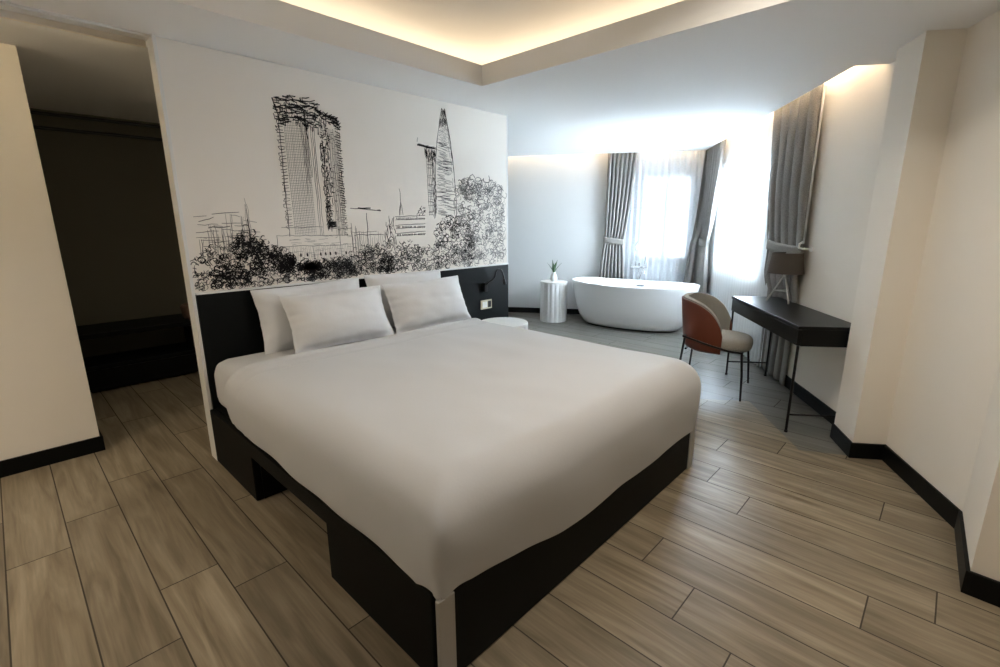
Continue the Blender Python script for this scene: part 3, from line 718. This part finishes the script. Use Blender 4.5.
bm = bmesh.new(); tube(bm, arc((-.05, 0, .80), (-.12, 0, .40), (.02, 0, .62), 12) + arc((.02, 0, .62), (.14, 0, 1.0), (.055, -.02, 1.14), 10)[1:] + arc((.055, -.02, 1.14), (0, -.05, 1.22), (-.06, -.05, 1.13), 8)[1:], .006, 8); obj('hose', bm, M['chrome'], fa, smooth=True)
for s_ in (-1, 1):
    bm = bmesh.new(); tube(bm, [(s_ * .09, 0, .78), (s_ * .12, 0, .78)], .016, 12); tube(bm, [(s_ * .105, 0, .79), (s_ * .105, -.01, .85)], .006, 8); obj('handle', bm, M['chrome'], mb_, smooth=True, angle=40)
# wall control
wc = thing('towel_hook', 'small chrome wall hook on the wall above the tub faucet', 'hook', tuple(on2(1.06, .0)) + (1.62,), A2)
bm = bmesh.new(); tube(bm, [(0, 0, 0), (0, .05, 0)], .008, 10); tube(bm, [(-.10, .05, 0), (0, .05, 0), (.10, .05, 0)], .005, 8); obj('hook', bm, M['chrome'], wc, smooth=True, angle=40)

# ------------------------------------------------------------------ desk
DA = R(35.6); dd1 = Vector((cos(DA), sin(DA)))
dk0 = Vector((3.60, .68))
ds = thing('writing_desk', 'black writing desk with thin metal legs against the right wall', 'desk', (dk0.x, dk0.y, 0), DA)
DL, DD = 1.34, .405
bm = bmesh.new(); box(bm, 0, DL, -DD, 0, .740, .763); obj('desk_top', bm, M['desk'], ds, bevel=.002)
bm = bmesh.new(); box(bm, .008, DL - .008, -DD, -.03, .625, .740); obj('apron_box', bm, M['desk'], ds, bevel=.002)
for x0, x1 in ((.010, DL - .010),):
    bm = bmesh.new(); box(bm, x0, x1, -.03, -.006, .628, .736); obj('drawer_front', bm, M['desk'], ds, bevel=.002)
for x in (.02, DL - .02):
    for y in (-.02, -DD + .03):
        bm = bmesh.new(); tube(bm, [(x, y, .625), (x, y, .012)], .009, 10); lg = obj('leg', bm, M['metalblack'], ds, smooth=True, angle=40)
        bm = bmesh.new(); tube(bm, [(x, y, .014), (x, y, 0)], .012, 10); obj('foot', bm, M['metalblack'], lg, smooth=True, angle=40)
    bm = bmesh.new(); tube(bm, [(x, -.02, .13), (x, -DD + .03, .13)], .007, 8); obj('stretcher', bm, M['metalblack'], ds, smooth=True, angle=40)

# table lamp
lp = thing('table_lamp', 'tripod table lamp with a brown drum shade on the far end of the desk', 'lamp', (4.60, 1.025, .768), R(20))
bm = bmesh.new(); n = 40
def shell(bm, ro, zo, n=40, th=.003):
    (r0, z0), (r1, z1) = ro, zo
    rg = [[bm.verts.new((r * cos(2 * pi * k / n), r * sin(2 * pi * k / n), z)) for k in range(n)] for r, z in ((r0, z0), (r1, z1), (r1 - th, z1), (r0 - th, z0))]
    for a, b in zip(rg, rg[1:] + rg[:1]):
        for k in range(n): bm.faces.new((a[k], a[(k + 1) % n], b[(k + 1) % n], b[k]))
shell(bm, (.138, .245), (.115, .415)); obj('lamp_shade', bm, M['shade'], lp, smooth=True, angle=40)
bm = bmesh.new(); tube(bm, [(0, 0, .23), (0, 0, .32)], .014, 14); lathe(bm, [(.02, .32), (.03, .345), (.028, .37), (.012, .39)], 20)
for k in range(3): a = 2 * pi * k / 3; tube(bm, [(0, 0, .40), (.116 * cos(a), .116 * sin(a), .402)], .0025, 6)
obj('bulb_holder', bm, M['steel'], lp, smooth=True, angle=40)
for k in range(3):
    a = R(80) + 2 * pi * k / 3
    bm = bmesh.new(); tube(bm, [(-.018 * cos(a), -.018 * sin(a), .27), (.115 * cos(a), .115 * sin(a), .0)], [.006, .007], 10); obj('leg', bm, M['steel'], lp, smooth=True, angle=40)
bm = bmesh.new()
for k in range(3):
    a = R(80) + 2 * pi * k / 3; b = a + 2 * pi / 3; tube(bm, [(.068 * cos(a), .068 * sin(a), .095), (.068 * cos(b), .068 * sin(b), .095)], .004, 8)
obj('brace', bm, M['steel'], lp, smooth=True, angle=40)

# ------------------------------------------------------------------ chair
CA = R(-79.7)
ch = thing('shell_armchair', 'rust leather shell chair with oat fabric cushions and thin black legs at the desk', 'chair', (4.243, 1.403, 0), CA)
# local: x = front, y = left
def shell_surface(name, m, r0, z_lo, top, a0, a1, th, flare=.06, parent=ch, cx=-.002):
    bm = bmesh.new(); na, nz = 48, 16; G = []
    for j in range(nz + 1):
        row = []
        for i in range(na + 1):
            a = a0 + (a1 - a0) * i / na; v = j / nz
            zt = top(a); z = z_lo + (zt - z_lo) * v
            r = r0 * (1 + flare * v) * (1 - .22 * max(0, (.12 - v) / .12) ** 2)
            p_ = 2.5; ca, sa = cos(a), sin(a)
            k = 1 / (abs(ca) ** p_ + abs(sa) ** p_) ** (1 / p_)
            row.append(bm.verts.new((cx + r * k * ca * .98 - .03 * v * (-ca if ca < 0 else 0) , r * k * sa, z)))
        G.append(row)
    for j in range(nz):
        for i in range(na): bm.faces.new((G[j][i], G[j][i + 1], G[j + 1][i + 1], G[j + 1][i]))
    o = obj(name, bm, m, parent, smooth=True)
    s = o.modifiers.new('solid', 'SOLIDIFY'); s.thickness = th; s.offset = 1 if False else 0
    b = o.modifiers.new('bevel', 'BEVEL'); b.width = min(.008, th * .4); b.segments = 3; b.limit_method = 'ANGLE'; b.angle_limit = R(50)
    return o
def ctop(a):
    x = .265 * cos(a); u = min(1, max(0, (x + .27) / .345))
    return .50 + .30 * (1 - u ** 2.4) ** .62
shell_surface('outer_shell', M['orange'], .265, .36, ctop, R(74), R(286), .014)['label'] = 'rust coloured leather outer shell'
def ctop2(a): return ctop(a) + .014
shell_surface('back_cushion', M['fabric'], .240, .43, ctop2, R(76), R(284), .040)['label'] = 'oat fabric inner cushion'
bm = bmesh.new(); n = 56; rings = []
for s_, z in ((.90, .385), (.98, .400), (1.0, .43), (.985, .462), (.93, .482), (.80, .492), (.4, .497)):
    row = []
    for k in range(n):
        a = 2 * pi * k / n; p_ = 2.7; x = copysign(abs(cos(a)) ** (2 / p_), cos(a)); y = copysign(abs(sin(a)) ** (2 / p_), sin(a))
        row.append(bm.verts.new((.025 + .255 * s_ * x, .225 * s_ * y * (1 + .06 * x), z - .008 * max(0, x) ** 3)))
    rings.append(row)
for a, b in zip(rings, rings[1:]):
    for k in range(n): bm.faces.new((a[k], a[(k + 1) % n], b[(k + 1) % n], b[k]))
bm.faces.new(rings[0][::-1]); bm.faces.new(rings[-1]); obj('seat_cushion', bm, M['fabric'], ch, smooth=True)
for s_ in (-1, 1):
    bm = bmesh.new(); tube(bm, [(.225, s_ * .215, .395), (.245, s_ * .232, .20), (.258, s_ * .270, 0)], [.010, .0095, .008], 10); obj('leg', bm, M['metalblack'], ch, smooth=True, angle=40)
    bm = bmesh.new(); tube(bm, [(-.22, s_ * .235, .50), (-.245, s_ * .24, .25), (-.265, s_ * .27, 0)], [.010, .0095, .008], 10); obj('leg', bm, M['metalblack'], ch, smooth=True, angle=40)
    bm = bmesh.new(); tube(bm, [(-.225, s_ * .287, .495), (0, s_ * .292, .440), (.14, s_ * .265, .405), (.228, s_ * .215, .39)], .009, 10); tube(bm, [(-.22, s_ * .235, .49), (-.225, s_ * .287, .495)], .009, 8); obj('side_bar', bm, M['metalblack'], ch, smooth=True, angle=40)
bm = bmesh.new(); tube(bm, [(.226, -.215, .388), (.226, .215, .388)], .009, 8); obj('under_bar', bm, M['metalblack'], ch, smooth=True, angle=40)
bm = bmesh.new(); tube(bm, [(-.21, -.23, .375), (-.21, .23, .375)], .009, 8); obj('under_bar', bm, M['metalblack'], ch, smooth=True, angle=40)

# ------------------------------------------------------------------ closet contents
t = thing('closet_bench', 'low dark bench with an open shelf at the back of the dark closet', 'bench', (1.25, 5.5, 0))
def cb(bm, *a): box(bm, a[0] - 1.25, a[1] - 1.25, a[2] - 5.5, a[3] - 5.5, a[4], a[5])
bm = bmesh.new(); cb(bm, .30, 2.24, 5.25, 5.79, .49, .53); obj('bench_top', bm, M['black'], t, bevel=.003)
bm = bmesh.new(); cb(bm, .30, 2.24, 5.30, 5.79, .20, .235); obj('shelf', bm, M['head'], t, bevel=.003)
bm = bmesh.new(); cb(bm, .32, 2.22, 5.74, 5.79, .0, .49); obj('back_panel', bm, M['closetwall'], t)
for x in (.30, 1.24, 2.20): bm = bmesh.new(); cb(bm, x, x + .035, 5.27, 5.74, 0, .49); obj('side_panel', bm, M['black'], t, bevel=.002)
bm = bmesh.new(); cb(bm, .335, 1.24, 5.28, 5.30, .02, .20); cb(bm, 1.275, 2.20, 5.28, 5.30, .02, .20); obj('drawer_front', bm, M['black'], t, bevel=.003)
bm = bmesh.new(); lathe(bm, [(.10, 0), (.12, .03), (.13, .12), (.12, .14), (.11, .14), (.10, .03)], 28, f=lambda a: 1 + .01 * sin(a * 30)); o = obj('wicker_basket', bm, M['tan'], smooth=True); o.location = (1.30, 5.42, .53); tag(o, 'small brown basket on the dark closet bench', 'basket')
for z, lb_ in ((2.235, 'upper black hanging rail in the closet'), (2.135, 'lower black hanging rail in the closet')):
    t = thing('hanging_rail', lb_, 'rail', (1.26, 5.0, z), 0, 'closet hanging rails')
    bm = bmesh.new(); tube(bm, [(-.978, 0, 0), (.985, 0, 0)], .014, 12); obj('rod', bm, M['metalblack'], t, smooth=True, angle=40)
    for x in (-.98, .978):
        bm = bmesh.new(); tube(bm, [(x, 0, 0), (x + (.008 if x > 0 else -.002), 0, 0)], .028, 16); obj('end_bracket', bm, M['metalblack'], t, smooth=True, angle=40)

# ------------------------------------------------------------------ room lights, plus unseen fill lights added to brighten it
def strip(label, p0, p1, z, m, w=.05, h=.014):
    bm = bmesh.new(); p0, p1 = Vector(p0), Vector(p1); d = (p1 - p0); L = d.length; d.normalize(); n = Vector((-d.y, d.x))
    mx = Matrix(((d.x, n.x, 0, p0.x), (d.y, n.y, 0, p0.y), (0, 0, 1, z), (0, 0, 0, 1))); box(bm, 0, L, -w / 2, w / 2, 0, h, mx)
    tag(obj('led_strip', bm, m), label, 'light', 'concealed warm led strips')
s = .60; LZ = SLAB + .002
strip('concealed warm light strip along the headboard side of the ceiling tray', (TX0 - .4, TY1 + s), (TX1 + s, TY1 + s), LZ, M['led'])
strip('concealed warm light strip along the window side of the ceiling tray', (TX1 + s, TY0 - s), (TX1 + s, TY1 + s - .03), LZ, M['led'])
strip('concealed warm light strip along the near side of the ceiling tray', (TX0 - .4, TY0 - s), (TX1 + s - .03, TY0 - s), LZ, M['led'])
strip('concealed warm light strip along the closet side of the ceiling tray', (TX0 - .44, TY0 - s + .03), (TX0 - .44, TY1 + s - .03), LZ, M['led'])
strip('thin warm light strip behind the ceiling track at the closet opening', (-1.55, 3.324), (PX0 - .02, 3.324), CEIL - .022, M['led3'], .012, .008)
q0, q1 = S1 + N1 * .05 + D1 * .02, S2 + N1 * .05 - D1 * .08
strip('concealed warm light strip above the curtain slot along the right wall', q0, q1, LZ, M['led2'])
q0, q1 = S2 + N2 * .05 + D2 * .08, S3 + N2 * .05
strip('concealed warm light strip above the curtain slot along the bath wall', q0, q1, LZ, M['led2'])

def downlight(label, x, y, power, color=(1, .86, .68), spot=None, z=CEIL):
    t = thing('recessed_downlight', label, 'light', (x, y, z), 0, 'recessed ceiling downlights')
    bm = bmesh.new(); lathe(bm, [(.045, 0), (.045, -.004), (.036, -.005), (.034, -.001)], 28, cap1=False); obj('trim_ring', bm, M['ceramic'], t, smooth=True)
    bm = bmesh.new(); lathe(bm, [(.033, -.001), (.033, -.002)], 24); obj('lens', bm, M['lens'] if power else M['ceramic'], t)
    if power:
        l = bpy.data.lights.new('downlight_lamp', 'SPOT'); l.energy = power; l.color = color; l.spot_size = R(spot or 130); l.spot_blend = .9; l.shadow_soft_size = .05
        o = bpy.data.objects.new('downlight_lamp', l); col.objects.link(o); o.parent = t; o.location = (0, 0, -.02)
    return t
downlight('recessed downlight in the closet ceiling behind the partition', 1.60, 3.58, 14, (1, .9, .72), 140)
downlight('added unseen fill light in the ceiling border above the wall corner beside the viewer', 2.1, -.75, 16)  # this and the next three: out-of-view fill added to brighten the room
downlight('added unseen fill light in the ceiling border near the entrance corner', -1.3, 2.9, 40)
downlight('added unseen fill light in the ceiling border behind the viewer', .4, -1.42, 6)
downlight('added unseen fill light in the ceiling border left of the viewer', -1.3, -.6, 12)
for lbl, x, y, pw in (('added unseen fill light in the ceiling tray above the left half of the bed', .95, 1.85, 3), ('added unseen fill light in the ceiling tray above the right half of the bed', 1.95, 1.75, 2),
                      ('added unseen fill light in the ceiling tray nearest the closet opening', -.2, 1.7, 8), ('added unseen fill light in the ceiling tray nearest the wall column', 1.95, .75, 46)):
    downlight(lbl, x, y, pw, (1, .90, .77), 150, TOP)  # overhead fill added out of view to lift the bed and walls
sp = thing('ceiling_sprinkler', 'tiny white sprinkler in the ceiling before the bath window', 'sprinkler', (6.2, 3.07, CEIL))
bm = bmesh.new(); lathe(bm, [(.03, 0), (.03, -.006), (.012, -.010), (.010, -.03)], 20); obj('body', bm, M['ceramic'], sp, smooth=True, angle=40)
bm = bmesh.new(); lathe(bm, [(.018, -.030), (.018, -.034)], 20); obj('deflector', bm, M['chrome'], sp)

# daylight outside the two windows
def daylight(o_, d, n, a, b, power):
    c = o_ + d * (a + b) / 2 - n * .35
    l = bpy.data.lights.new('daylight', 'AREA'); l.shape = 'RECTANGLE'; l.size = (b - a) * 1.15; l.size_y = (WZ1 - WZ0) * 1.15; l.energy = power; l.color = (.86, .94, 1)
    o = bpy.data.objects.new('daylight', l); col.objects.link(o); o.location = (c.x, c.y, (WZ0 + WZ1) / 2 + .05)
    o.rotation_euler = Vector((n.x, n.y, 0)).to_track_quat('-Z', 'Y').to_euler()
daylight(W0, D1, N1, w2a, w2b, 310)
daylight(C, D2, N2, w1a, w1b, 5)

w = bpy.data.worlds.new('sky'); scene.world = w; w.use_nodes = True
bg = w.node_tree.nodes['Background']; bg.inputs['Color'].default_value = (.87, .94, 1, 1); bg.inputs['Strength'].default_value = 1.1

# ------------------------------------------------------------------ camera
Rt = Vector((.68783355, -.7258524, 0)); Dn = Vector((-.16965815, -.15429899, 0)); Fw = Vector((.70576279, .6703209, 0))
dz = [0, 0, 0]
# third components follow from orthonormality: image right, down and forward in world space
Rt.z = 0
import mathutils
nad = Vector((10, 2016.5, 475)).normalized()        # direction of straight down seen by the camera (right, down, forward)
Rt.z, Dn.z, Fw.z = -nad.x, -nad.y, -nad.z
cam = bpy.data.cameras.new('camera'); cam.sensor_width = 36; cam.lens = 475 / 1000 * 36; cam.clip_start = .05
co = bpy.data.objects.new('camera', cam); col.objects.link(co); scene.camera = co
rot = Matrix(((Rt.x, -Dn.x, -Fw.x), (Rt.y, -Dn.y, -Fw.y), (Rt.z, -Dn.z, -Fw.z)))
co.matrix_world = Matrix.Translation((0, 0, 1.45)) @ rot.to_4x4()

vs = scene.view_settings; scene.display_settings.display_device = 'sRGB'
vs.view_transform = 'Standard'; vs.look = 'None'; vs.exposure = 1.16; vs.gamma = 1; vs.use_curve_mapping = False
